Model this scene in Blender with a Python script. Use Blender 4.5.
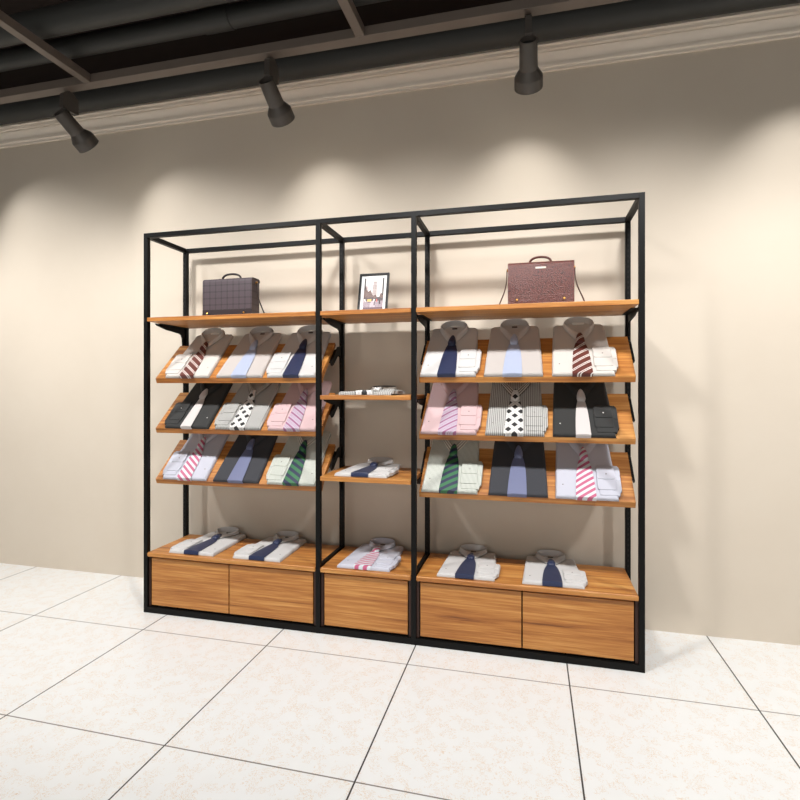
import bpy, bmesh, math, random
from mathutils import Vector, Matrix
random.seed(4)
S = bpy.context.scene
for o in list(bpy.data.objects): bpy.data.objects.remove(o)
PI = math.pi

# ------------------------------------------------------------------ camera, world, lights
cam = bpy.data.cameras.new('camera'); co = bpy.data.objects.new('camera', cam)
S.collection.objects.link(co); S.camera = co
cam.sensor_width = 36; cam.lens = 507.4/800*36
cam.shift_x = -9.3/800; cam.shift_y = -13.1/800
co.location = (2.3873, -2.7338, 1.4275)
co.rotation_euler = (PI/2, 0, math.radians(13.485))
cam.clip_start = .05

S.view_settings.view_transform = 'Standard'; S.view_settings.look = 'None'
S.view_settings.gamma = 1; S.view_settings.exposure = 0.06

def lin(c):
    return tuple(((x/255)/12.92 if x/255 <= .04045 else ((x/255+.055)/1.055)**2.4) for x in c) + (1,)

W = bpy.data.worlds.new('room_ambient'); S.world = W; W.use_nodes = True
W.node_tree.nodes['Background'].inputs[0].default_value = (1.0, .93, .85, 1)
W.node_tree.nodes['Background'].inputs[1].default_value = 0.12

def area(name, loc, size, power, color=(1, .965, .92), rot=(0, 0, 0), sy=None, spread=180):
    l = bpy.data.lights.new(name, 'AREA'); l.energy = power; l.color = color; l.size = size
    if sy: l.shape = 'RECTANGLE'; l.size_y = sy
    l.spread = math.radians(spread)
    o = bpy.data.objects.new(name, l); S.collection.objects.link(o); o.location = loc; o.rotation_euler = rot
    return o
def spot(name, loc, target, power, angle, blend=.5, radius=.03, color=(1, .985, .97)):
    l = bpy.data.lights.new(name, 'SPOT'); l.energy = power; l.color = color
    l.spot_size = math.radians(angle); l.spot_blend = blend; l.shadow_soft_size = radius
    o = bpy.data.objects.new(name, l); S.collection.objects.link(o); o.location = loc
    o.rotation_euler = (Vector(target)-Vector(loc)).to_track_quat('-Z', 'Y').to_euler()
    return o
# rows of ceiling spotlights in the shop, in front of the rack, washing the wall
for x in (-2.6, -1.2, .2, 1.6, 3.0, 4.4, 5.8):
    spot('ceiling_wall_washer', (x, -1.30, 3.25), (x, .49, .45), 162, 100, .7, .12, (1, .99, .985))
    spot('ceiling_downlight', (x, -1.30, 3.24), (x, -1.35, 0), 12, 90, 1.0, .08, (1, .99, .985))
    spot('ceiling_downlight', (x, -2.9, 3.24), (x, -2.9, 0), 62, 84, 1.0, .05, (1, .99, .985))
# added soft fill far behind the camera, brightening the crown and wall
area('added_front_fill', (1.5, -7.6, 1.7), 7, 92, (1, .96, .91), (PI/2, 0, 0), 2.8)
# the track spots: each one's beam leaves the lamp's mouth toward the wall
for x, ax in ((-1.80, .50), (-.42, .36), (.97, .1), (2.375, -.05), (3.80, .02)):
    spot('track_spot_beam', (x, .045, 3.005), (x+ax, .49, 2.52), 9.5, 94, 1.0)

# ------------------------------------------------------------------ materials
def nm(name):
    m = bpy.data.materials.new(name); m.use_nodes = True
    nt = m.node_tree; return m, nt, nt.nodes['Principled BSDF']
def plain(name, rgb, rough=.6, metal=0, spec=.5, bump=None):
    m, nt, p = nm(name)
    p.inputs['Base Color'].default_value = lin(rgb); p.inputs['Roughness'].default_value = rough
    p.inputs['Metallic'].default_value = metal; p.inputs['Specular IOR Level'].default_value = spec
    if bump:
        sc, st = bump
        n = nt.nodes.new('ShaderNodeTexNoise'); n.inputs['Scale'].default_value = sc
        tc = nt.nodes.new('ShaderNodeTexCoord'); nt.links.new(tc.outputs['Object'], n.inputs['Vector'])
        b = nt.nodes.new('ShaderNodeBump'); b.inputs['Strength'].default_value = st; b.inputs['Distance'].default_value = .002
        nt.links.new(n.outputs['Fac'], b.inputs['Height']); nt.links.new(b.outputs[0], p.inputs['Normal'])
    return m
class G:                                       # small node-graph helper
    def __init__(s, nt): s.nt = nt
    def coord(s, kind='Object'):
        t = s.nt.nodes.new('ShaderNodeTexCoord'); x = s.nt.nodes.new('ShaderNodeSeparateXYZ')
        s.nt.links.new(t.outputs[kind], x.inputs[0]); return x.outputs[0], x.outputs[1], x.outputs[2], t.outputs[kind]
    def put(s, sock, v):
        if isinstance(v, bpy.types.NodeSocket): s.nt.links.new(v, sock)
        else: sock.default_value = v
    def m(s, op, a, b=0., c=0.):
        n = s.nt.nodes.new('ShaderNodeMath'); n.operation = op
        s.put(n.inputs[0], a); s.put(n.inputs[1], b); s.put(n.inputs[2], c); return n.outputs[0]
    def mix(s, f, a, b):
        n = s.nt.nodes.new('ShaderNodeMix'); n.data_type = 'RGBA'
        s.put(n.inputs[0], f); s.put(n.inputs[6], a); s.put(n.inputs[7], b); return n.outputs[2]
    def noise(s, vec, scale, detail=3, rough=.5, dist=0):
        n = s.nt.nodes.new('ShaderNodeTexNoise'); s.nt.links.new(vec, n.inputs['Vector'])
        n.inputs['Scale'].default_value = scale; n.inputs['Detail'].default_value = detail
        n.inputs['Roughness'].default_value = rough; n.inputs['Distortion'].default_value = dist
        return n.outputs['Fac']
    def mapping(s, vec, scale, loc=(0, 0, 0), rot=(0, 0, 0)):
        n = s.nt.nodes.new('ShaderNodeMapping'); s.nt.links.new(vec, n.inputs[0])
        n.inputs['Scale'].default_value = scale; n.inputs['Location'].default_value = loc; n.inputs['Rotation'].default_value = rot
        return n.outputs[0]
    def ramp(s, f, stops):
        n = s.nt.nodes.new('ShaderNodeValToRGB'); s.put(n.inputs[0], f); e = n.color_ramp.elements
        while len(e) < len(stops): e.new(.5)
        for k, (p, c) in enumerate(stops): e[k].position = p; e[k].color = c
        return n.outputs[0]
    def bump(s, h, st, dist, p):
        b = s.nt.nodes.new('ShaderNodeBump'); b.inputs['Strength'].default_value = st; b.inputs['Distance'].default_value = dist
        s.put(b.inputs['Height'], h); s.nt.links.new(b.outputs[0], p.inputs['Normal'])

def wood(name, off=0., tone=1.):
    m, nt, p = nm(name); g = G(nt); x, y, z, v = g.coord()
    a = g.noise(g.mapping(v, (1.1, 32, 32), (off, off*3, off*2)), 1.6, 5, .62, .25)
    b = g.noise(g.mapping(v, (3.5, 150, 150), (off*2, off, 0)), 1.5, 3, .6)
    c = g.noise(g.mapping(v, (.5, 7, 7), (off*5, 1, off)), 1.3, 2, .5)
    f = g.m('ADD', g.m('ADD', g.m('MULTIPLY', a, .55), g.m('MULTIPLY', b, .25)), g.m('MULTIPLY', c, .25))
    t = lambda r: tuple(q*tone for q in lin(r)[:3])+(1,)
    col = g.ramp(f, [(.36, t((108, 60, 22))), (.45, t((158, 97, 42))), (.54, t((182, 121, 58))), (.66, t((208, 153, 85)))])
    nt.links.new(col, p.inputs['Base Color']); p.inputs['Roughness'].default_value = .42
    g.bump(b, .12, .001, p)
    return m
M = {}
M['wood'] = wood('oak_veneer_boards', 0); M['wood2'] = wood('oak_veneer_shelves', 2.3); M['wood3'] = wood('oak_veneer_drawers', 5.1)
M['dark_wood'] = plain('dark_carcass', (52, 26, 14), .6)
M['black'] = plain('black_powder_coat', (9, 9, 8), .5, spec=.18, bump=(300, .05))
def post_mat():
    m, nt, p = nm('black_slotted_upright'); g = G(nt); x, y, z, v = g.coord()
    s = g.m('LESS_THAN', g.m('ABSOLUTE', g.m('SUBTRACT', g.m('FRACT', g.m('DIVIDE', z, .03)), .5)), .24)
    w = g.m('LESS_THAN', g.m('ABSOLUTE', g.m('SUBTRACT', x, .014)), .004)
    nt.links.new(g.mix(g.m('MULTIPLY', s, w), lin((8, 8, 8)), lin((30, 27, 24))), p.inputs['Base Color'])
    p.inputs['Roughness'].default_value = .5; p.inputs['Specular IOR Level'].default_value = .18; return m
M['slotted'] = post_mat()
# wall
m, nt, p = nm('beige_plaster'); g = G(nt); x, y, z, v = g.coord()
n = g.noise(v, 3, 4, .6); n2 = g.noise(v, 60, 3, .6)
nt.links.new(g.mix(n, lin((203, 191, 174)), lin((209, 198, 182))), p.inputs['Base Color'])
p.inputs['Roughness'].default_value = .8; g.bump(n2, .08, .002, p); M['wall'] = m
M['crown'] = plain('cream_painted_moulding', (240, 230, 216), .6)
# floor
TX, TY, TS = .9685, -.1978, .7994
m, nt, p = nm('cream_speckled_tile'); g = G(nt); x, y, z, v = g.coord()
def dist_line(c, o):
    fr = g.m('FRACT', g.m('DIVIDE', g.m('SUBTRACT', c, o-TS*40), TS))
    return g.m('MULTIPLY', g.m('MINIMUM', fr, g.m('SUBTRACT', 1., fr)), TS)
gx = g.m('LESS_THAN', dist_line(x, TX), .0033); gy = g.m('LESS_THAN', dist_line(y, TY), .0030)
vein = g.noise(g.mapping(v, (1, 1, 1)), 30, 4, .6, 3.0)
vf = g.m('MULTIPLY', g.m('GREATER_THAN', g.m('SUBTRACT', .014, g.m('ABSOLUTE', g.m('SUBTRACT', vein, .5))), 0.),
         g.m('GREATER_THAN', g.noise(v, 16, 3, .6), .50))
cl = g.mix(g.noise(v, 9, 4, .65), lin((227, 228, 227)), lin((222, 222, 219)))
cl = g.mix(g.m('MULTIPLY', vf, .62), cl, lin((206, 166, 112)))
cl = g.mix(g.m('MULTIPLY', gy, .85), cl, lin((96, 84, 74))); cl = g.mix(gx, cl, lin((58, 55, 52)))
nt.links.new(cl, p.inputs['Base Color']); p.inputs['Roughness'].default_value = .3; p.inputs['Specular IOR Level'].default_value = .35
M['floor'] = m
M['ceil'] = plain('dark_brown_ceiling', (34, 22, 18), .9)
M['pipe'] = plain('dark_grey_pipe', (46, 47, 45), .55)
M['beam'] = plain('grey_brown_steel_beam', (104, 94, 86), .5)
M['lamp'] = plain('grey_lamp_housing', (78, 73, 68), .42, metal=.1)
M['lampin'] = plain('black_lamp_inside', (14, 13, 12), .7)
M['chrome'] = plain('steel', (180, 176, 170), .25, metal=1)
m, nt, p = nm('lit_lens'); p.inputs['Emission Color'].default_value = (1, .94, .85, 1); p.inputs['Emission Strength'].default_value = 6
M['lens'] = m

def cloth(name, c1, pat=None, c2=None, rough=.85, kind='Object'):
    """pat: None | ('pin', period, width) vertical lines | ('diag', angle, period, [(lo,hi,colour)..]) | ('lattice', cell)"""
    m, nt, p = nm(name); g = G(nt); x, y, z, v = g.coord(kind)
    col = lin(c1)
    if pat and pat[0] == 'pin':
        f = g.m('LESS_THAN', g.m('FRACT', g.m('DIVIDE', g.m('ADD', x if kind == 'Object' else y, 5.), pat[1])), pat[2]); col = g.mix(f, col, lin(c2))
    if pat and pat[0] == 'diag':
        A = math.radians(pat[1])
        f = g.m('FRACT', g.m('DIVIDE', g.m('ADD', g.m('ADD', g.m('MULTIPLY', x, -math.sin(A)), g.m('MULTIPLY', y, math.cos(A))), 5.), pat[2]))
        for lo, hi, c in pat[3]:
            col = g.mix(g.m('MULTIPLY', g.m('GREATER_THAN', f, lo), g.m('LESS_THAN', f, hi)), col, lin(c))
    if pat and pat[0] == 'lattice':
        c = pat[1]; A = math.radians(45)
        a = g.m('FRACT', g.m('DIVIDE', g.m('ADD', g.m('MULTIPLY', g.m('ADD', x, g.m('MULTIPLY', y, 1.)), .7071), 5.), c))
        b = g.m('FRACT', g.m('DIVIDE', g.m('ADD', g.m('MULTIPLY', g.m('SUBTRACT', g.m('MULTIPLY', y, 1.), x), .7071), 5.), c))
        bl = g.m('MULTIPLY', g.m('LESS_THAN', a, .54), g.m('LESS_THAN', b, .54)); col = g.mix(bl, col, lin(c2))
        for q in (a, b):
            ln = g.m('MULTIPLY', g.m('GREATER_THAN', q, .70), g.m('LESS_THAN', q, .80))
            col = g.mix(g.m('MULTIPLY', ln, .35), col, lin((150, 148, 148)))
    if isinstance(col, tuple): p.inputs['Base Color'].default_value = col
    else: nt.links.new(col, p.inputs['Base Color'])
    p.inputs['Roughness'].default_value = rough
    p.inputs['Sheen Weight'].default_value = .1
    g.bump(g.noise(v, 14, 3, .55), .35, .004, p)
    return m
SH = {  # shirt cloth, collar cloth, tie cloth
 'white': (cloth('white_poplin', (198, 196, 194)),)*2,
 'cream': (cloth('cream_poplin', (199, 193, 186)),)*2,
 'beige': (cloth('pale_beige_poplin', (184, 177, 172)),)*2,
 'pink': (cloth('pink_poplin', (203, 174, 175)),)*2,
 'grey_pin': (cloth('grey_pinstripe', (184, 183, 179), ('pin', .0105, .36), (112, 111, 108)), cloth('grey_pinstripe_collar', (112, 106, 100), ('pin', .2, .3), (226, 218, 206), kind='UV')),
 'black': (cloth('black_cotton', (42, 42, 41)),)*2,
 'green_pin': (cloth('green_grey_pinstripe', (205, 207, 199), ('pin', .007, .34), (150, 158, 146)), cloth('green_pinstripe_collar', (150, 146, 136), ('pin', .22, .3), (236, 230, 216), kind='UV')),
 'charcoal': (cloth('charcoal_cotton', (54, 55, 60)),)*2,
 'lilac': (cloth('pale_lilac_poplin', (190, 191, 202)),)*2,
}
TI = {
 'navy': cloth('navy_silk', (26, 37, 70), rough=.45),
 'light_blue': cloth('light_blue_silk', (166, 176, 200), rough=.5),
 'maroon': cloth('maroon_striped_silk', (92, 38, 28), ('diag', 38, .041, [(0, .11, (222, 216, 210)), (.21, .32, (222, 216, 210))]), rough=.5),
 'pink_stripe': cloth('mauve_striped_silk', (186, 174, 188), ('diag', 37, .036, [(0, .30, (150, 92, 128)), (.55, .60, (160, 116, 146)), (.75, .80, (160, 116, 146))]), rough=.5),
 'lattice': cloth('white_silk_with_black_diamonds', (216, 214, 210), ('lattice', .047), (24, 24, 26), rough=.5),
 'silver': cloth('silver_white_silk', (202, 195, 192), rough=.42),
 'green': cloth('green_and_navy_striped_silk', (24, 34, 66), ('diag', 32, .040, [(0, .5, (44, 108, 66))]), rough=.5),
 'slate': cloth('slate_blue_silk', (104, 110, 142), rough=.5),
 'rose': cloth('rose_and_white_striped_silk', (206, 212, 216), ('diag', 37, .030, [(0, .5, (188, 92, 126))]), rough=.5),
}
M['button'] = plain('pale_button', (120, 112, 106), .4); M['button_w'] = plain('white_button', (225, 222, 216), .4)
M['label'] = plain('white_collar_gap_tab', (240, 238, 232), .7); M['label_d'] = plain('dark_neck_label', (70, 58, 52), .7)  # white one stands in for bright wall seen through a collar gap

# ------------------------------------------------------------------ mesh helpers
def link(o, parent=None):
    S.collection.objects.link(o)
    if parent: o.parent = parent
    return o
def obj(name, bm, mat, parent=None, smooth=False, loc=None):
    me = bpy.data.meshes.new(name); bmesh.ops.recalc_face_normals(bm, faces=bm.faces); bm.to_mesh(me); bm.free()
    for mm in (mat if isinstance(mat, (list, tuple)) else [mat]): me.materials.append(mm)
    if smooth:
        for f in me.polygons: f.use_smooth = True
        try: me.set_sharp_from_angle(angle=math.radians(42))
        except Exception: pass
    o = bpy.data.objects.new(name, me)
    if loc: o.location = loc
    return link(o, parent)
def empty(name, loc=(0, 0, 0), rot=(0, 0, 0)):
    o = bpy.data.objects.new(name, None); o.location = loc; o.rotation_euler = rot; o.empty_display_size = .05
    return link(o)
def tag(o, label, cat, group=None, kind=None):
    o['label'] = label; o['category'] = cat
    if group: o['group'] = group
    if kind: o['kind'] = kind
    return o
def box(bm, x0, x1, y0, y1, z0, z1, bev=0, mi=0, segs=2):
    r = bmesh.ops.create_cube(bm, size=1)['verts']
    for v in r:
        v.co = Vector((x0+(v.co.x+.5)*(x1-x0), y0+(v.co.y+.5)*(y1-y0), z0+(v.co.z+.5)*(z1-z0)))
    fs = set(f for v in r for f in v.link_faces)
    for f in fs: f.material_index = mi
    if bev:
        es = list(set(e for v in r for e in v.link_edges))
        bmesh.ops.bevel(bm, geom=es, offset=bev, segments=segs, affect='EDGES', profile=.5)
    return bm
def nb(*a, **k): return box(bmesh.new(), *a, **k)
def prism(pts, axis, a0, a1, bev=0, bm=None, mi=0, segs=2):
    """polygon pts (2D) extruded along axis from a0 to a1"""
    bm = bm or bmesh.new()
    def P(p, a):
        return {'x': (a, p[0], p[1]), 'y': (p[0], a, p[1]), 'z': (p[0], p[1], a)}[axis]
    A = [bm.verts.new(P(p, a0)) for p in pts]; B = [bm.verts.new(P(p, a1)) for p in pts]
    fs = [bm.faces.new(A), bm.faces.new(B[::-1])]
    n = len(pts)
    for i in range(n): fs.append(bm.faces.new((A[i], B[i], B[(i+1) % n], A[(i+1) % n])))
    for f in fs: f.material_index = mi
    if bev:
        es = [e for e in set(e for v in B for e in v.link_edges) if e.verts[0] in B and e.verts[1] in B]
        bmesh.ops.bevel(bm, geom=es, offset=bev, segments=segs, affect='EDGES', profile=.5)
    return bm
def rrect(x0, x1, y0, y1, r, n=4):
    out = []
    for cx, cy, a in ((x1-r, y1-r, 0), (x0+r, y1-r, 90), (x0+r, y0+r, 180), (x1-r, y0+r, 270)):
        for k in range(n+1):
            t = math.radians(a+90*k/n); out.append((cx+r*math.cos(t), cy+r*math.sin(t)))
    return out
def lathe(prof, seg=28, bm=None, mat=None, mi=0):
    """prof: (radius, height) along local z; optional transform"""
    bm = bm or bmesh.new(); rings = []
    for r, h in prof:
        rings.append([bm.verts.new((r*math.cos(2*PI*k/seg), r*math.sin(2*PI*k/seg), h)) for k in range(seg)])
    for a, b in zip(rings, rings[1:]):
        for k in range(seg):
            f = bm.faces.new((a[k], a[(k+1) % seg], b[(k+1) % seg], b[k])); f.material_index = mi
    if mat is not None:
        vs = [v for r in rings for v in r]; bmesh.ops.transform(bm, matrix=mat, verts=vs)
    return bm, rings
def cap(bm, ring, mi=0):
    f = bm.faces.new(ring); f.material_index = mi
def tube(pts, r, seg=10, bm=None, rx=None, mi=0):
    """round (or flattened: rx) tube through points"""
    bm = bm or bmesh.new(); pts = [Vector(p) for p in pts]; rings = []
    up = None
    for i, p in enumerate(pts):
        d = (pts[min(i+1, len(pts)-1)]-pts[max(i-1, 0)]).normalized()
        if up is None: up = d.orthogonal().normalized() if rx is None else Vector((0, 1, 0))
        s = d.cross(up)
        if s.length < 1e-4: s = d.orthogonal()
        s.normalize(); up = s.cross(d).normalized()
        rings.append([bm.verts.new(p+s*(r*math.cos(2*PI*k/seg))+up*((rx or r)*math.sin(2*PI*k/seg))) for k in range(seg)])
    for a, b in zip(rings, rings[1:]):
        for k in range(seg): bm.faces.new((a[k], a[(k+1) % seg], b[(k+1) % seg], b[k])).material_index = mi
    cap(bm, rings[0], mi); cap(bm, rings[-1], mi); return bm
def sheet(rows, thick, bm=None, uv=False):
    """solid skin: grid of points, thickened along the vertex normals"""
    bm = bm or bmesh.new(); R = len(rows); C = len(rows[0])
    g = [[Vector(p) for p in r] for r in rows]; N = []
    for i in range(R):
        rr = []
        for j in range(C):
            a = g[i][min(j+1, C-1)]-g[i][max(j-1, 0)]; b = g[min(i+1, R-1)][j]-g[max(i-1, 0)][j]
            n = a.cross(b); rr.append(n.normalized() if n.length > 1e-9 else Vector((0, 0, 1)))
        N.append(rr)
    T = [[bm.verts.new(g[i][j]+N[i][j]*thick*.5) for j in range(C)] for i in range(R)]
    B = [[bm.verts.new(g[i][j]-N[i][j]*thick*.5) for j in range(C)] for i in range(R)]
    L = bm.loops.layers.uv.new('UVMap') if uv else None
    def q(vs, st):
        f = bm.faces.new(vs)
        if L:
            for l, (s, t) in zip(f.loops, st): l[L].uv = (s, t)
    for i in range(R-1):
        for j in range(C-1):
            st = [(j/(C-1), i/(R-1)), ((j+1)/(C-1), i/(R-1)), ((j+1)/(C-1), (i+1)/(R-1)), (j/(C-1), (i+1)/(R-1))]
            q((T[i][j], T[i][j+1], T[i+1][j+1], T[i+1][j]), st)
            q((B[i+1][j], B[i+1][j+1], B[i][j+1], B[i][j]), [st[3], st[2], st[1], st[0]])
    for j in range(C-1):
        for i in (0, R-1): q((T[i][j], T[i][j+1], B[i][j+1], B[i][j]), [(j/(C-1), i/(R-1))]*4)
    for i in range(R-1):
        for j in (0, C-1): q((T[i][j], T[i+1][j], B[i+1][j], B[i][j]), [(0, i/(R-1))]*4)
    return bm

# ------------------------------------------------------------------ setting
YW = .493
def struct(name, bm, mat, smooth=False, label=None):
    o = obj(name, bm, mat, None, smooth); o['kind'] = 'structure'; return o
struct('floor', nb(-7, 9, -8, YW, -.06, 0), M['floor'])
struct('wall_back', nb(-7, 9, YW, YW+.12, -.06, 3.78), M['wall'])
struct('ceiling', nb(-7, 9, -3.6, YW+.12, 3.78, 3.86), M['ceil'])
prof = [(YW-d, 3.360+h) for d, h in ((0, 0), (.018, 0), (.018, .015), (.029, .019), (.032, .033), (.026, .037), (.030, .048), (.038, .060), (.050, .071),
        (.066, .079), (.066, .087), (.084, .089), (.090, .102), (.106, .105), (.106, .118), (0, .118))]
struct('trim_1', prism(prof, 'x', -7, 9), M['crown'], True)

def pipe(y, z, r, label, x0=-7, x1=9, couple=None):
    bm, rg = lathe([(r, x0), (r, x1)], 32, mat=Matrix.Translation((0, y, z)) @ Matrix.Rotation(PI/2, 4, 'Y'))
    cap(bm, rg[0]); cap(bm, rg[1])
    t = tag(empty('ceiling_pipe', (0, 0, 0)), label, 'pipe', 'dark pipes under the ceiling')
    obj('pipe_run', bm, M['pipe'], t, True)
    if couple:
        for cx in couple:
            bm, rg = lathe([(r+.0, cx-.09), (r+.005, cx-.088), (r+.005, cx+.088), (r, cx+.09)], 32, mat=Matrix.Translation((0, y, z)) @ Matrix.Rotation(PI/2, 4, 'Y'))
            obj('pipe_sleeve', bm, M['pipe'], t, True)
pipe(.20, 3.452, .08, 'thick dark grey pipe running closest to the wall, behind the lighting track')
pipe(-.25, 3.462, .056, 'dark grey ceiling pipe with a sleeve joint, nearer the lighting track', couple=(.70,))
pipe(-.46, 3.452, .068, 'dark grey ceiling pipe farthest out from the wall')

tag(obj('lighting_track', nb(-7, 9, -.158, -.094, 3.30, 3.352, bev=.002), M['beam']),
    'long grey steel rail under the dark ceiling that carries the spotlights', 'track rail')
for x0, lb in ((-.295, 'grey steel cross beam meeting the lighting rail at the left of the photo'), (1.474, 'grey steel cross beam meeting the lighting rail above the middle of the rack')):
    tag(obj('ceiling_beam', nb(x0, x0+.05, -3.4, -.159, 3.30, 3.352, bev=.002), M['beam']), lb, 'beam', 'steel cross beams under the ceiling')

def make_spotlight(x, first=[None]):
    t = empty('track_spotlight', (x, -.1, 3.30))
    # mounting block (narrow in x, pointed top)
    obj('mounting_block', prism([(-.045, -.125), (.045, -.125), (.052, -.118), (.05, -.03), (.012, -.0005), (-.012, -.0005), (-.05, -.03), (-.052, -.118)], 'x', -.016, .016), M['lamp'], t)
    # stem and pivot
    bm = tube([(0, -.005, -.125), (0, -.012, -.155), (0, -.004, -.185)], .008)
    obj('swivel_arm', bm, M['chrome'], t, True)
    # housing: axis from rear to mouth
    A = Vector((0, -.06, -.157)); B = Vector((0, .134, -.282)); d = (B-A); L = d.length; d.normalize()
    mt = Matrix.Translation(A) @ d.to_track_quat('Z', 'Y').to_matrix().to_4x4()
    bm, rg = lathe([(.035, .02), (.037, .0), (.041, -.002), (.043, .002), (.047, L-.095)], 36, mat=mt)
    obj('lamp_barrel', bm, M['lamp'], t, True)
    bm, rg = lathe([(.0, .02), (.0365, .02)], 36, mat=mt); obj('barrel_end', bm, M['lampin'], t, True)
    bm, rg = lathe([(.047, L-.096), (.049, L-.093), (.072, L-.058), (.073, L-.054), (.074, L), (.070, L), (.064, L-.02)], 40, mat=mt)
    h = obj('lamp_head', bm, M['lamp'], t, True)
    bm, rg = lathe([(.0, L-.022), (.0645, L-.022)], 40, mat=mt); obj('lens', bm, M['lens'], h, False)
    return t
def copy_tree(o, parent=None):
    c = o.copy(); S.collection.objects.link(c)
    if parent: c.parent = parent
    for k in 'label category group'.split():
        pass
    for ch in [q for q in bpy.data.objects if q.parent == o]: copy_tree(ch, c)
    return c
lamp0 = make_spotlight(-.468); lamp0.rotation_euler = (0, 0, math.radians(-6))
lamps = [lamp0]
for x, rz in ((.947, -1), (2.375, 0)):
    c = copy_tree(lamp0); c.location.x = x; c.rotation_euler = (0, 0, math.radians(rz)); lamps.append(c)
for l, lb in zip(lamps, ('grey track spotlight left of the rack, leftmost of the three on the rail', 'grey track spotlight above the left part of the rack, the middle one of three', 'grey track spotlight above the right part of the rack, rightmost of three')):
    tag(l, lb, 'spotlight', 'spotlights on the ceiling rail')

# ------------------------------------------------------------------ the shelving unit
Wd, D, H, T = 2.941, .4025, 2.4, .028
PX = (0, 1.1725, 1.7415, Wd-T)
unit = tag(empty('shelving_unit', (0, 0, 0)), 'large black steel framed wall rack with oak shelves, sloping display boards and drawers', 'shelving unit')
for x in PX:
    obj('front_post', nb(x, x+T, 0, T, 0, H, bev=.0015), M['black'], unit)
    p_ = obj('back_post', nb(0, T, 0, T, 0, H, bev=.0015), M['slotted'], unit, loc=(x, D-T, 0))
bays = [(PX[0]+T, PX[1]), (PX[1]+T, PX[2]), (PX[2]+T, PX[3])]
e = .0006
for (a, b) in bays:
    obj('top_rail', nb(a-e, b+e, 0, T, H-T, H, bev=.0012), M['black'], unit)
    obj('top_rail', nb(a-e, b+e, D-T, D, H-T, H, bev=.0012), M['black'], unit)
    obj('bottom_rail', nb(a-e, b+e, 0, T, 0.001, .036, bev=.0012), M['black'], unit)
    obj('bottom_rail', nb(a-e, b+e, D-T, D, 0.001, .036, bev=.0012), M['black'], unit)
for x in PX:
    obj('side_rail', nb(x, x+T, T-e, D-T+e, H-T, H, bev=.0012), M['black'], unit)
    obj('side_rail', nb(x, x+T, T-e, D-T+e, 0.001, .036, bev=.0012), M['black'], unit)
for x in PX[1:3]:
    obj('side_rail', nb(x+.004, x+T-.004, T-e, D-T+e, .33, .392, bev=.001), M['black'], unit)

def shelf_board(a, b, z1, z0, name='shelf', parent=unit):
    return obj(name, nb(a+.0015, b-.0015, -.004, D+.004, z0, z1, bev=.0025), M['wood2'], parent)
BR = [(.085, -.001), (.36, -.001), (.3745, -.001), (.3745, -.13), (.352, -.125), (.347, -.075), (.335, -.052), (.315, -.044), (.19, -.032), (.10, -.013)]
def brackets(z, which=(0, 1, 2, 3), inner=False):
    for q in which:
        x = PX[q]+T/2; f0 = -.034 if q > 0 and not (inner and q == 1) else -.004; f1 = .034 if q < 3 and not (inner and q == 2) else .004
        bm = prism([(y, z+d) for y, d in BR], 'x', x-.004, x+.004)
        box(bm, x+f0, x+f1, .10, .3738, z-.0030, z-.0008)
        obj('shelf_bracket', bm, M['black'], unit)
for (a, b) in bays:
    shelf_board(a, b, 1.866, 1.840)
brackets(1.840)
for z in (1.380, .911):
    shelf_board(bays[1][0], bays[1][1], z, z-.026); brackets(z-.026, (1, 2), True)

SL = .96; ANG = math.atan(SL); CA, SA = math.cos(ANG), math.sin(ANG)
ROW = (1.482, 1.161, .834)
def sloping(a, b, z0):
    y0 = .070
    # profile: top surface from the lip up to the back, vertical-ish front lip
    Lb = .328; th = .022
    tb = (y0+Lb*CA, z0+Lb*SA)
    pts = [(y0, z0), (y0+.010, z0-.030), (y0+.036, z0-.030), (y0+.052, z0-.003+.006), (tb[0]+th*SA, tb[1]-th*CA), tb]
    o = obj('display_board', prism(pts, 'x', a+.002, b-.002), M['wood'], unit)
    P = lambda v, n: (y0+v*CA-n*SA, z0+v*SA+n*CA)
    for x, f in ((a-T/2, 1), (b+T/2, -1)):
        q = [P(.15, -.022), P(.31, -.020), (.3745, P(.31, -.02)[1]+.012), (.3745, P(.31, -.06)[1]-.045), P(.28, -.064), P(.18, -.058), P(.155, -.045)]
        bm = prism(q, 'x', x-.003, x+.003)
        e0, e1 = sorted((x+f*.003, x+f*.046))
        prism([P(.16, -.0228), P(.29, -.0228), P(.29, -.0255), P(.16, -.0255)], 'x', e0, e1, bm=bm)
        obj('shelf_bracket', bm, M['black'], unit)
for (a, b) in (bays[0], bays[2]):
    for z in ROW: sloping(a, b, z)

def base_cabinet(a, b, n):
    fr = empty('base_cabinet'); fr.parent = unit
    # carcass: back, sides, bottom, centre panel
    bm = bmesh.new(); z0, z1 = .037, .352
    box(bm, a+.0005, a+.016, .014, D-.03, z0, z1); box(bm, b-.016, b-.0005, .014, D-.03, z0, z1)
    box(bm, a+.016, b-.016, .03, D-.03, z0, z0+.012); box(bm, a+.016, b-.016, D-.042, D-.03, z0+.012, z1)
    bpy.data.objects.remove(fr)
    cb = obj('base_cabinet', bm, M['dark_wood'], unit)
    w = (b-a-.044)/n
    for k in range(n):
        x0 = a+.022+k*w+(.0035 if k else 0); x1 = a+.022+(k+1)*w-(.0035 if k < n-1 else 0)
        bm = nb(x0, x1, .012, .029, .047, .345, bev=.002)
        # tray behind the front
        tx0, tx1 = x0+.014, x1-.014
        box(bm, tx0, tx0+.01, .029, .33, .06, .30); box(bm, tx1-.01, tx1, .029, .33, .06, .30)
        box(bm, tx0+.01, tx1-.01, .029, .33, .06, .068); box(bm, tx0+.01, tx1-.01, .32, .33, .068, .30)
        obj('drawer', bm, M['wood3'], cb)
    bm = nb(a+.0015, b-.0015, -.005, D+.006, .355, .383, bev=.006, segs=3)
    obj('bench_top', bm, M['wood'], cb)
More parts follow.
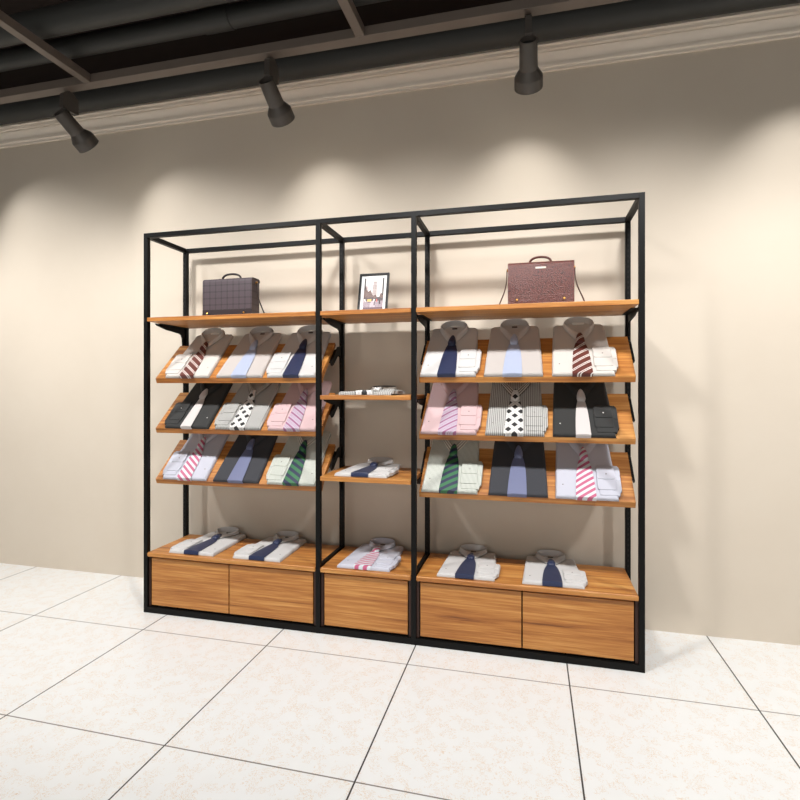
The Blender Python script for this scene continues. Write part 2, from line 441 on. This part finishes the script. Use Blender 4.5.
base_cabinet(*bays[0], 2); base_cabinet(*bays[1], 1); base_cabinet(*bays[2], 2)

# ------------------------------------------------------------------ shirts
def lerp(keys, t):
    for (a, va), (b, vb) in zip(keys, keys[1:]):
        if t <= b:
            f = (t-a)/(b-a); f = max(0, min(1, f)); return tuple(p+(q-p)*f for p, q in zip(va, vb))
    return keys[-1][1]
def smooth_keys(keys, t):       # Catmull-Rom through the keys
    n = len(keys); i = 0
    while i < n-2 and t > keys[i+1][0]: i += 1
    a, b = keys[i], keys[i+1]; f = (t-a[0])/(b[0]-a[0])
    p0 = keys[i-1][1] if i > 0 else tuple((-1 if k == 0 else 1)*c for k, c in enumerate(keys[1][1])); p3 = keys[i+2][1] if i+2 < n else b[1]
    return tuple(.5*(2*q1+(q2-q0)*f+(2*q0-5*q1+4*q2-q3)*f*f+(3*q1-q0-3*q2+q3)*f**3) for q0, q1, q2, q3 in zip(p0, a[1], b[1], p3))
TK = [(0, (0, .450, .056)), (.3, (.058, .437, .054)), (.55, (.079, .400, .048)), (.8, (.040, .356, .040)), (1, (.003, .312, .033))]
OK = [(0, (0, .458, .028)), (.3, (.064, .446, .028)), (.55, (.086, .392, .027)), (.8, (.061, .334, .0265)), (1, (.023, .275, .026))]
IK = [(0, (0, .440, .021)), (.3, (.050, .428, .021)), (.55, (.070, .396, .022)), (.8, (.036, .350, .022)), (1, (.003, .316, .0235))]
TH = .021
def make_shirt(sk, tk, cuff=True, button=M['button'], lab=M['label_d']):
    TW = .74 if tk == 'silver' else 1
    cl, cc = SH[sk]; tm = TI[tk]
    t = empty('dress_shirt')
    bm = bmesh.new(); NU, NV = 36, 30
    def hw(v): return .1575 - .0175*min(1, max(0, v/.42))**1.3
    def vt(a):
        a = abs(a); e = 0 if a < .80 else .030*(1-math.sqrt(max(0, 1-((a-.80)/.20)**2)))
        return .430-e+.018*math.exp(-(a/.42)**4)
    rnd = random.Random(hash(sk) % 7)
    top, bot = [], []
    for j in range(NV+1):
        s = j/NV; s = .5-.5*math.cos(PI*s) if True else s
        tr, br = [], []
        for i in range(NU+1):
            a = -math.cos(PI*i/NU)
            v = s*vt(a); u = a*hw(v)
            edge = min((1-abs(a))*.15/.012, s*.43/.010, (1-s)*.43/.016, 1); edge = max(edge, 0)
            n = .004+(TH-.004)*math.sqrt(1-(1-edge)**2)
            if edge >= 1:
                n += .0009*math.sin(u*55+v*18)*math.sin(v*21+1)
                if abs(abs(u)-.0175) < .003 and v < .33: n -= .0012
            tr.append(bm.verts.new((u, v, n))); br.append(bm.verts.new((u, v, .001)))
        top.append(tr); bot.append(br)
    for j in range(NV):
        for i in range(NU):
            bm.faces.new((top[j][i], top[j][i+1], top[j+1][i+1], top[j+1][i]))
            bm.faces.new((bot[j+1][i], bot[j+1][i+1], bot[j][i+1], bot[j][i]))
    for i in range(NU):
        for j in (0, NV): bm.faces.new((top[j][i], top[j][i+1], bot[j][i+1], bot[j][i]))
    for j in range(NV):
        for i in (0, NU): bm.faces.new((top[j][i], top[j+1][i], bot[j+1][i], bot[j][i]))
    obj('shirt_body', bm, cl, t, True)
    # collar: stand + fold-over leaf, one sheet
    rows = []; NT = 44
    for w in range(9):
        r = []
        for k in range(NT+1):
            q = -1+2*k/NT; sg = 1 if q >= 0 else -1; aq = abs(q)
            I, Tp, O = (smooth_keys(K, aq) for K in (IK, TK, OK))
            if w < 3: f = w/3; P = [I[c]+(Tp[c]-I[c])*f for c in range(3)]
            else:
                f = (w-3)/5; P = [Tp[c]+(O[c]-Tp[c])*f for c in range(3)]; P[2] += .0025*math.sin(PI*f)
            r.append((sg*abs(P[0]) if aq > .001 else 0, P[1], P[2]))
        rows.append(r)
    col = obj('collar', sheet(rows, .0022, uv=True), cc, t, True)
    bm = prism(rrect(-.016, .016, .405, .417, .004), 'z', TH+.0005, TH+.003)
    if lab is M['label']: bm.free(); bm = prism(rrect(-.034, .034, .420, .436, .007), 'z', TH+.0005, TH+.004)  # wider white tab in place of a see-through gap under the collar
    obj('neck_label_or_gap', bm, lab, col)
    # tie
    rows = []
    prof = [(-.0045, .051, 0), (-.0045, .051, 1), (.0, .0515, 2), (.01, .051, 2), (.06, .049, 2), (.11, .046, 2), (.16, .042, 2), (.20, .037, 2), (.235, .028, 2), (.250, .022, 2), (.262, .018, 2)]
    for v, h, st in prof:
        r = []
        for k in range(13):
            a = -1+k/6
            top_ = TH+.0035+.0035*(1-a*a)
            n = .003 if st == 0 else (TH-.002 if st == 1 else top_)
            if v > .2: n += (v-.2)*.09
            r.append((a*h*TW-.004*(1-v/.27), v, n))
        rows.append(r)
    tie = obj('necktie', sheet(rows, .0024), tm, t, True)
    bm = bmesh.new(); rg = []
    for v, h, n0, n1 in ((.236, .012, .024, .036), (.243, .0215, .022, .043), (.256, .0240, .022, .048), (.274, .0225, .022, .049), (.294, .0185, .023, .049), (.314, .012, .024, .046), (.324, .006, .026, .042)):
        c, hn = (n0+n1)/2, (n1-n0)/2
        rg.append([bm.verts.new((h*math.copysign(abs(math.cos(q))**.8, math.cos(q)), v, c+hn*math.sin(q))) for q in [2*PI*k/18 for k in range(18)]])
    for a, b in zip(rg, rg[1:]):
        for k in range(18): bm.faces.new((a[k], a[(k+1) % 18], b[(k+1) % 18], b[k]))
    cap(bm, rg[0]); cap(bm, rg[-1]); obj('knot', bm, tm, tie, True)
    bt = lambda x, y, z, par: obj('button', lathe_cap(.0035, x, y, z), button, par, True)
    if cuff:
        Z = TH-.001
        c0 = obj('sleeve_cuff', prism([(.066, .02), (.163, .02), (.168, .034), (.170, .05), (.176, .05), (.178, .19), (.168, .212), (.064, .214)], 'z', Z-.012, Z+.005, bev=.003), cl, t, True)
        bm = prism(rrect(.058, .152, .052, .205, .008), 'z', Z+.004, Z+.009, bev=.0018)
        prism(rrect(.059, .150, .118, .203, .012), 'z', Z+.0088, Z+.0125, bev=.0015, bm=bm)
        prism(rrect(.1515, .1745, .112, .200, .004), 'z', Z+.004, Z+.0075, bev=.0012, bm=bm)
        obj('cuff_band', bm, cl, c0, True)
        bt(.106, .150, Z+.0125, c0)
        bt(-.118, .078, TH, t)
    else: pass
    return t
def lathe_cap(r, x, y, z):
    bm, rg = lathe([(r, 0), (r, .0012), (r*.8, .0018)], 12, mat=Matrix.Translation((x, y, z))); cap(bm, rg[-1]); return bm

KIND = {  # row, place: shirt, tie, cuff?, button, label or gap tab
 (0, 0): ('white', 'navy', True, M['button'], M['label_d']),
 (0, 1): ('beige', 'light_blue', False, M['button'], M['label_d']),
 (0, 2): ('cream', 'maroon', True, M['button'], M['label']),
 (1, 0): ('pink', 'pink_stripe', True, M['button'], M['label_d']),
 (1, 1): ('grey_pin', 'lattice', True, M['button'], M['label_d']),
 (1, 2): ('black', 'silver', True, M['button_w'], M['label_d']),
 (2, 0): ('green_pin', 'green', True, M['button'], M['label_d']),
 (2, 1): ('charcoal', 'slate', False, M['button'], M['label_d']),
 (2, 2): ('lilac', 'rose', True, M['button'], M['label_d'])}
DESC = {
 (0, 0): 'white folded shirt with a plain navy tie', (0, 1): 'pale beige folded shirt with a light blue tie', (0, 2): 'cream folded shirt with a maroon white-striped tie',
 (1, 0): 'pink folded shirt with a mauve striped tie', (1, 1): 'grey pinstriped shirt with a white tie of black diamonds', (1, 2): 'black folded shirt with a silver-white tie',
 (2, 0): 'pale green pinstriped shirt, green and navy striped tie', (2, 1): 'charcoal folded shirt with a slate blue tie', (2, 2): 'pale lilac shirt with a rose and white striped tie'}
RX = {(0, 0): 1.934, (0, 1): 2.293, (0, 2): 2.654, (1, 0): 1.938, (1, 1): 2.300, (1, 2): 2.658, (2, 0): 1.943, (2, 1): 2.318, (2, 2): 2.672}
LX = {(0, 0): .983, (0, 1): .634, (0, 2): .266, (1, 0): .987, (1, 1): .624, (1, 2): .262, (2, 0): .982, (2, 1): .610, (2, 2): .246}
RN = ('top', 'middle', 'lowest')
proto = {}
def on_slope(o, x, z0, mirror):
    n = .0005
    o.location = (x, .070+.0*CA-n*SA, z0+n*CA); o.rotation_euler = (ANG, 0, 0); o.scale = (-1 if mirror else 1, 1, 1)
for k, (sk, tk, cf, bt_, lb) in KIND.items():
    o = make_shirt(sk, tk, cf, bt_, lb); proto[k] = o
    on_slope(o, RX[k], ROW[k[0]], False)
    tag(o, DESC[k]+f' on the right bay sloping board', 'shirt', 'shirts on the sloping boards')
    c = copy_tree(o); on_slope(c, LX[k], ROW[k[0]], True)
    tag(c, DESC[k]+f' on the left bay sloping board', 'shirt', 'shirts on the sloping boards')
flat = [((0, 0), .330, .383, True, 'white folded shirt with navy tie lying on the left bench top, the outer one'),
        ((0, 0), .780, .383, True, 'white folded shirt with navy tie lying on the left bench top, beside the middle bay'),
        ((0, 0), 2.040, .383, False, 'white folded shirt with navy tie on the right bench top, beside the middle bay'),
        ((0, 0), 2.500, .383, False, 'white folded shirt with navy tie on the right bench top, nearer the outer right post'),
        ((2, 2), 1.455, .383, False, 'pale lilac shirt with rose striped tie lying on the middle bench top'),
        ((0, 0), 1.440, .911, False, 'white folded shirt with navy tie on the lower small shelf of the middle bay'),
        ((1, 1), 1.465, 1.380, False, 'grey pinstriped shirt with black diamond tie on the upper small shelf, seen edge on')]
for k, x, z, mir, lb in flat:
    c = copy_tree(proto[k]); c.location = (x, .018, z+.0003); c.rotation_euler = (0, 0, 0); c.scale = (-1 if mir else 1, .98, 1)
    tag(c, lb, 'shirt', 'shirts lying flat on benches and shelves')

# ------------------------------------------------------------------ briefcases
def leather(name, c1, c2, kind):
    m, nt, p = nm(name); g = G(nt); x, y, z, v = g.coord()
    if kind == 'check':
        fx = g.m('LESS_THAN', g.m('FRACT', g.m('DIVIDE', g.m('ADD', x, 5.), .042)), .22); fz = g.m('LESS_THAN', g.m('FRACT', g.m('DIVIDE', z, .042)), .22)
        tw = g.noise(g.mapping(v, (60, 60, 260)), 1.5, 2)
        col = g.mix(g.m('MULTIPLY', g.m('ADD', fx, fz), .42), lin(c1), lin(c2)); col = g.mix(g.m('MULTIPLY', tw, .35), col, lin(c2))
        g.bump(tw, .3, .002, p); p.inputs['Roughness'].default_value = .5
    else:
        vo = nt.nodes.new('ShaderNodeTexVoronoi'); vo.inputs['Scale'].default_value = 210; nt.links.new(v, vo.inputs['Vector'])
        col = g.mix(g.m('MULTIPLY', vo.outputs['Distance'], 1.1), lin(c2), lin(c1)); g.bump(vo.outputs['Distance'], .6, .003, p); p.inputs['Roughness'].default_value = .33
    nt.links.new(col, p.inputs['Base Color']); return m
M['check'] = leather('dark_checked_leather', (78, 66, 71), (44, 36, 40), 'check')
M['brown'] = leather('reddish_brown_pebbled_leather', (46, 15, 10), (116, 50, 36), 'pebble')
M['brown_d'] = plain('brown_leather_trim', (84, 40, 30), .38, bump=(200, .2)); M['dark_l'] = plain('dark_leather_trim', (44, 34, 36), .45, bump=(200, .2))
M['brass'] = plain('brass', (190, 140, 70), .3, metal=1); M['plate'] = plain('pale_nameplate', (226, 218, 208), .35, metal=.4)
def briefcase(x, y, z, w, h, d, mats, label, strap_pts_r, strap_pts_l, hand, plate, claspx):
    main, trim = mats
    t = tag(empty('briefcase', (x, y, z)), label, 'bag', 'briefcases on the top shelf')
    bm = prism(rrect(.004, d-.004, 0.0, h-.006, .016, 5), 'x', -w/2+.004, w/2-.004)          # y–z profile swept over the width
    body = obj('bag_body', bm, main, t, True)
    # flap: goes over the top and down the front
    th = .005; fl = [(d-.006, h-.05)]
    out = []
    for k in range(7): a = PI/2*k/6; out.append((d-.020+.020*math.cos(a), h-.020+.020*math.sin(a)))
    for k in range(7): a = PI/2+PI/2*k/6; out.append((.018+.022*math.cos(a), h-.022+.022*math.sin(a)))
    out += [(-.004, h*.5), (-.004, .045), (-.003, .010)]
    inn = [(p_[0]+(.004 if p_[0] < d/2 else -.004), p_[1]-(.004 if p_[1] > h-.03 else 0)) for p_ in out]
    fp = obj('flap', prism(out+inn[::-1], 'x', -w/2, w/2), main, t, True)
    # band across the flap's foot
    obj('flap_band', nb(-w/2+.001, w/2-.001, -.0075, -.0042, .010, .058, bev=.0012), trim if main is M['check'] else main, fp)
    for cx in claspx:
        o = obj('clasp', prism(rrect(cx-.009, cx+.009, .024, .046, .005), 'y', -.0118, -.0072), trim, fp)
        bm, rg = lathe([(.006, 0), (.006, .003), (.003, .005)], 14, mat=Matrix.Translation((cx, -.0118, .033)) @ Matrix.Rotation(PI/2, 4, 'X')); cap(bm, rg[-1])
        obj('clasp_stud', bm, M['brass'], o, True) if False else obj('clasp_stud', bm, M['brass'], fp, True)
    # carrying handle
    hw_, hh = hand; pts = []
    for k in range(17):
        a = PI*k/16; pts.append((-hw_*math.cos(a)*1.0, d*.5, h-.004+hh*math.sin(a)**.62))
    hd = obj('handle', tube(pts, .0065, 10, rx=.008), trim, t, True)
    for sx in (-1, 1):
        obj('handle_mount', prism(rrect(sx*hw_-.011, sx*hw_+.011, d*.5-.01, d*.5+.01, .003), 'z', h-.0005, h+.006, bev=.001), M['brass'], hd)
    if plate: obj('nameplate', prism(rrect(-.028, .028, h-.040, h-.031, .002), 'y', -.0068, -.0035), M['plate'], fp)
    for pts, sx in ((strap_pts_r, 1), (strap_pts_l, -1)):
        if pts:
            s_ = obj('shoulder_strap', tube(pts, .003, 8, rx=.009), trim, t, True)
            bm, rg = lathe([(.004, -.004), (.009, -.004), (.009, .004), (.004, .004), (.004, -.004)], 16, mat=Matrix.Translation((sx*(w/2+.004), d*.5, h-.030)) @ Matrix.Rotation(PI/2, 4, 'Y'))
            obj('strap_ring', bm, M['brass'], s_, True)
    return t
def bez(P, n=14):
    P = [Vector(p) for p in P]; out = []
    for k in range(n+1):
        t = k/n; q = P[:]
        while len(q) > 1: q = [a.lerp(b, t) for a, b in zip(q, q[1:])]
        out.append(tuple(q[0]))
    return out
w1, h1, d1 = .352, .258, .10
briefcase(.495, .155, 1.8665, w1, h1, d1, (M['check'], M['dark_l']), 'dark plum checked briefcase with black handle, on the top shelf of the left bay',
          bez([(w1/2+.007, d1*.5, h1-.03), (w1/2+.010, d1*.5, h1-.12), (w1/2+.022, .03, .13), (w1/2+.06, .02, .06), (w1/2+.085, .02, .004)]),
          bez([(-w1/2-.007, d1*.5, h1-.03), (-w1/2-.005, d1*.6, .14), (-w1/2-.03, .03, .05), (-w1/2-.012, .02, .006)]), (.066, .040), False, (-.14+.0, .125))
w2, h2, d2 = .348, .240, .11
briefcase(2.438, .095, 1.8665, w2, h2, d2, (M['brown'], M['brown_d']), 'reddish brown pebbled leather briefcase with small nameplate, on the top shelf of the right bay',
          bez([(w2/2+.007, d2*.5, h2-.03), (w2/2+.006, d2*.5, .14), (w2/2+.012, .03, .10), (w2/2+.042, .01, .05), (w2/2+.052, -.01, .004)]),
          bez([(-w2/2-.007, d2*.5, h2-.03), (-w2/2-.010, d2*.5, .14), (-w2/2-.006, .03, .10), (-w2/2-.035, .01, .05), (-w2/2-.048, -.01, .004)]), (.057, .040), True, (-.125, .122))

# ------------------------------------------------------------------ photo frame with a street picture
M['pic_frame'] = plain('black_frame', (22, 22, 24), .3); M['mat'] = plain('white_mat_board', (240, 240, 240), .7)
fw, fh = .190, .268; lean = math.atan(.06/.25)
t = tag(empty('picture_frame', (1.447, .205, 1.8702), (-lean, 0, 0)), 'black framed city street photograph leaning on the top shelf of the middle bay', 'picture frame')
bm = bmesh.new(); b_ = .014
box(bm, -fw/2, -fw/2+b_, 0, .014, 0, fh, bev=.001); box(bm, fw/2-b_, fw/2, 0, .014, 0, fh, bev=.001)
box(bm, -fw/2+b_, fw/2-b_, 0, .014, 0, b_, bev=.001); box(bm, -fw/2+b_, fw/2-b_, 0, .014, fh-b_, fh, bev=.001)
box(bm, -fw/2+.004, fw/2-.004, .0105, .0135, .004, fh-.004)
obj('frame_moulding', bm, M['pic_frame'], t)
obj('mat_board', nb(-fw/2+b_-.001, fw/2-b_+.001, .007, .0105, b_-.001, fh-b_+.001), M['mat'], t)
# leg of the easel back
bm = prism([(.0136, .19), (.0136, .17), (.066, .016), (.072, .016)], 'x', -.02, .02)
obj('easel_back', bm, M['pic_frame'], t)
# the print: tones laid out cell by cell
NX, NZ = 44, 66; px0, px1, pz0, pz1 = -fw/2+.033, fw/2-.031, .030, fh-.030
def tone(u, v):      # u 0..1 left-right, v 0..1 bottom-top -> sRGB grey/colour
    r = random.random()
    if u > .93 and v > .45 or u < .07 and v > .62: return (40+20*r, 34+18*r, 34+18*r)
    sky = 232-14*r; c = (sky, sky-6, sky-8)
    if .44 < u < .66 and v < .90 and abs(u-.55) < (.11 if v < .78 else .085): c = (172+14*r, 160+14*r, 158+12*r) if int(v*40) % 2 or int(u*36) % 2 else (138, 126, 124)
    if .06 < u < .22 and v < .78-.3*(u-.06): c = (186+14*r, 172+12*r, 170+12*r)
    line = .70-.52*max(0, u-.08)+.05*math.sin(u*23) if u < .7 else .34+.9*max(0, u-.72)+.05*math.sin(u*31)
    if v < line and v > .36: c = (84+44*r, 66+38*r, 62+36*r)
    if v < .38+.02*math.sin(u*19): c = (52+50*r, 44+44*r, 46+44*r)
    if v < .27: g_ = 128+38*r+30*(u > .35 and u < .62); c = (g_, g_-14, g_-6)
    if v < .07: c = (92+20*r, 70+16*r, 78+16*r)
    if .2 < u < .42 and .25 < v < .33: c = (206, 176, 96)
    if .22 < u < .42 and .22 < v < .25: c = (20, 18, 18)
    if .02 < u < .14 and .26 < v < .33 and r > .3: c = (224, 220, 214)
    if .50 < u < .60 and .22 < v < .34 and r > .35: c = (236, 232, 230)
    if .55 < u < .60 and .14 < v < .26: c = (54, 44, 50)
    if .66 < u < .70 and .24 < v < .33: c = (200, 92, 88)
    if .80 < u < .86 and .16 < v < .30: c = (48, 40, 46)
    return c
bm = bmesh.new(); cell = []
gv = [[bm.verts.new((px0+(px1-px0)*i/NX, .0065, pz0+(pz1-pz0)*j/NZ)) for i in range(NX+1)] for j in range(NZ+1)]
for j in range(NZ):
    for i in range(NX):
        bm.faces.new((gv[j][i], gv[j][i+1], gv[j+1][i+1], gv[j+1][i])); cell.append(lin(tone((i+.5)/NX, (j+.5)/NZ)))
L = bm.loops.layers.float_color.new('print')
for f, c in zip(bm.faces, cell):
    for l in f.loops: l[L] = c
m, nt, p = nm('street_print'); a = nt.nodes.new('ShaderNodeVertexColor'); a.layer_name = 'print'
nt.links.new(a.outputs[0], p.inputs['Base Color']); p.inputs['Roughness'].default_value = .4
obj('street_photograph', bm, m, t)
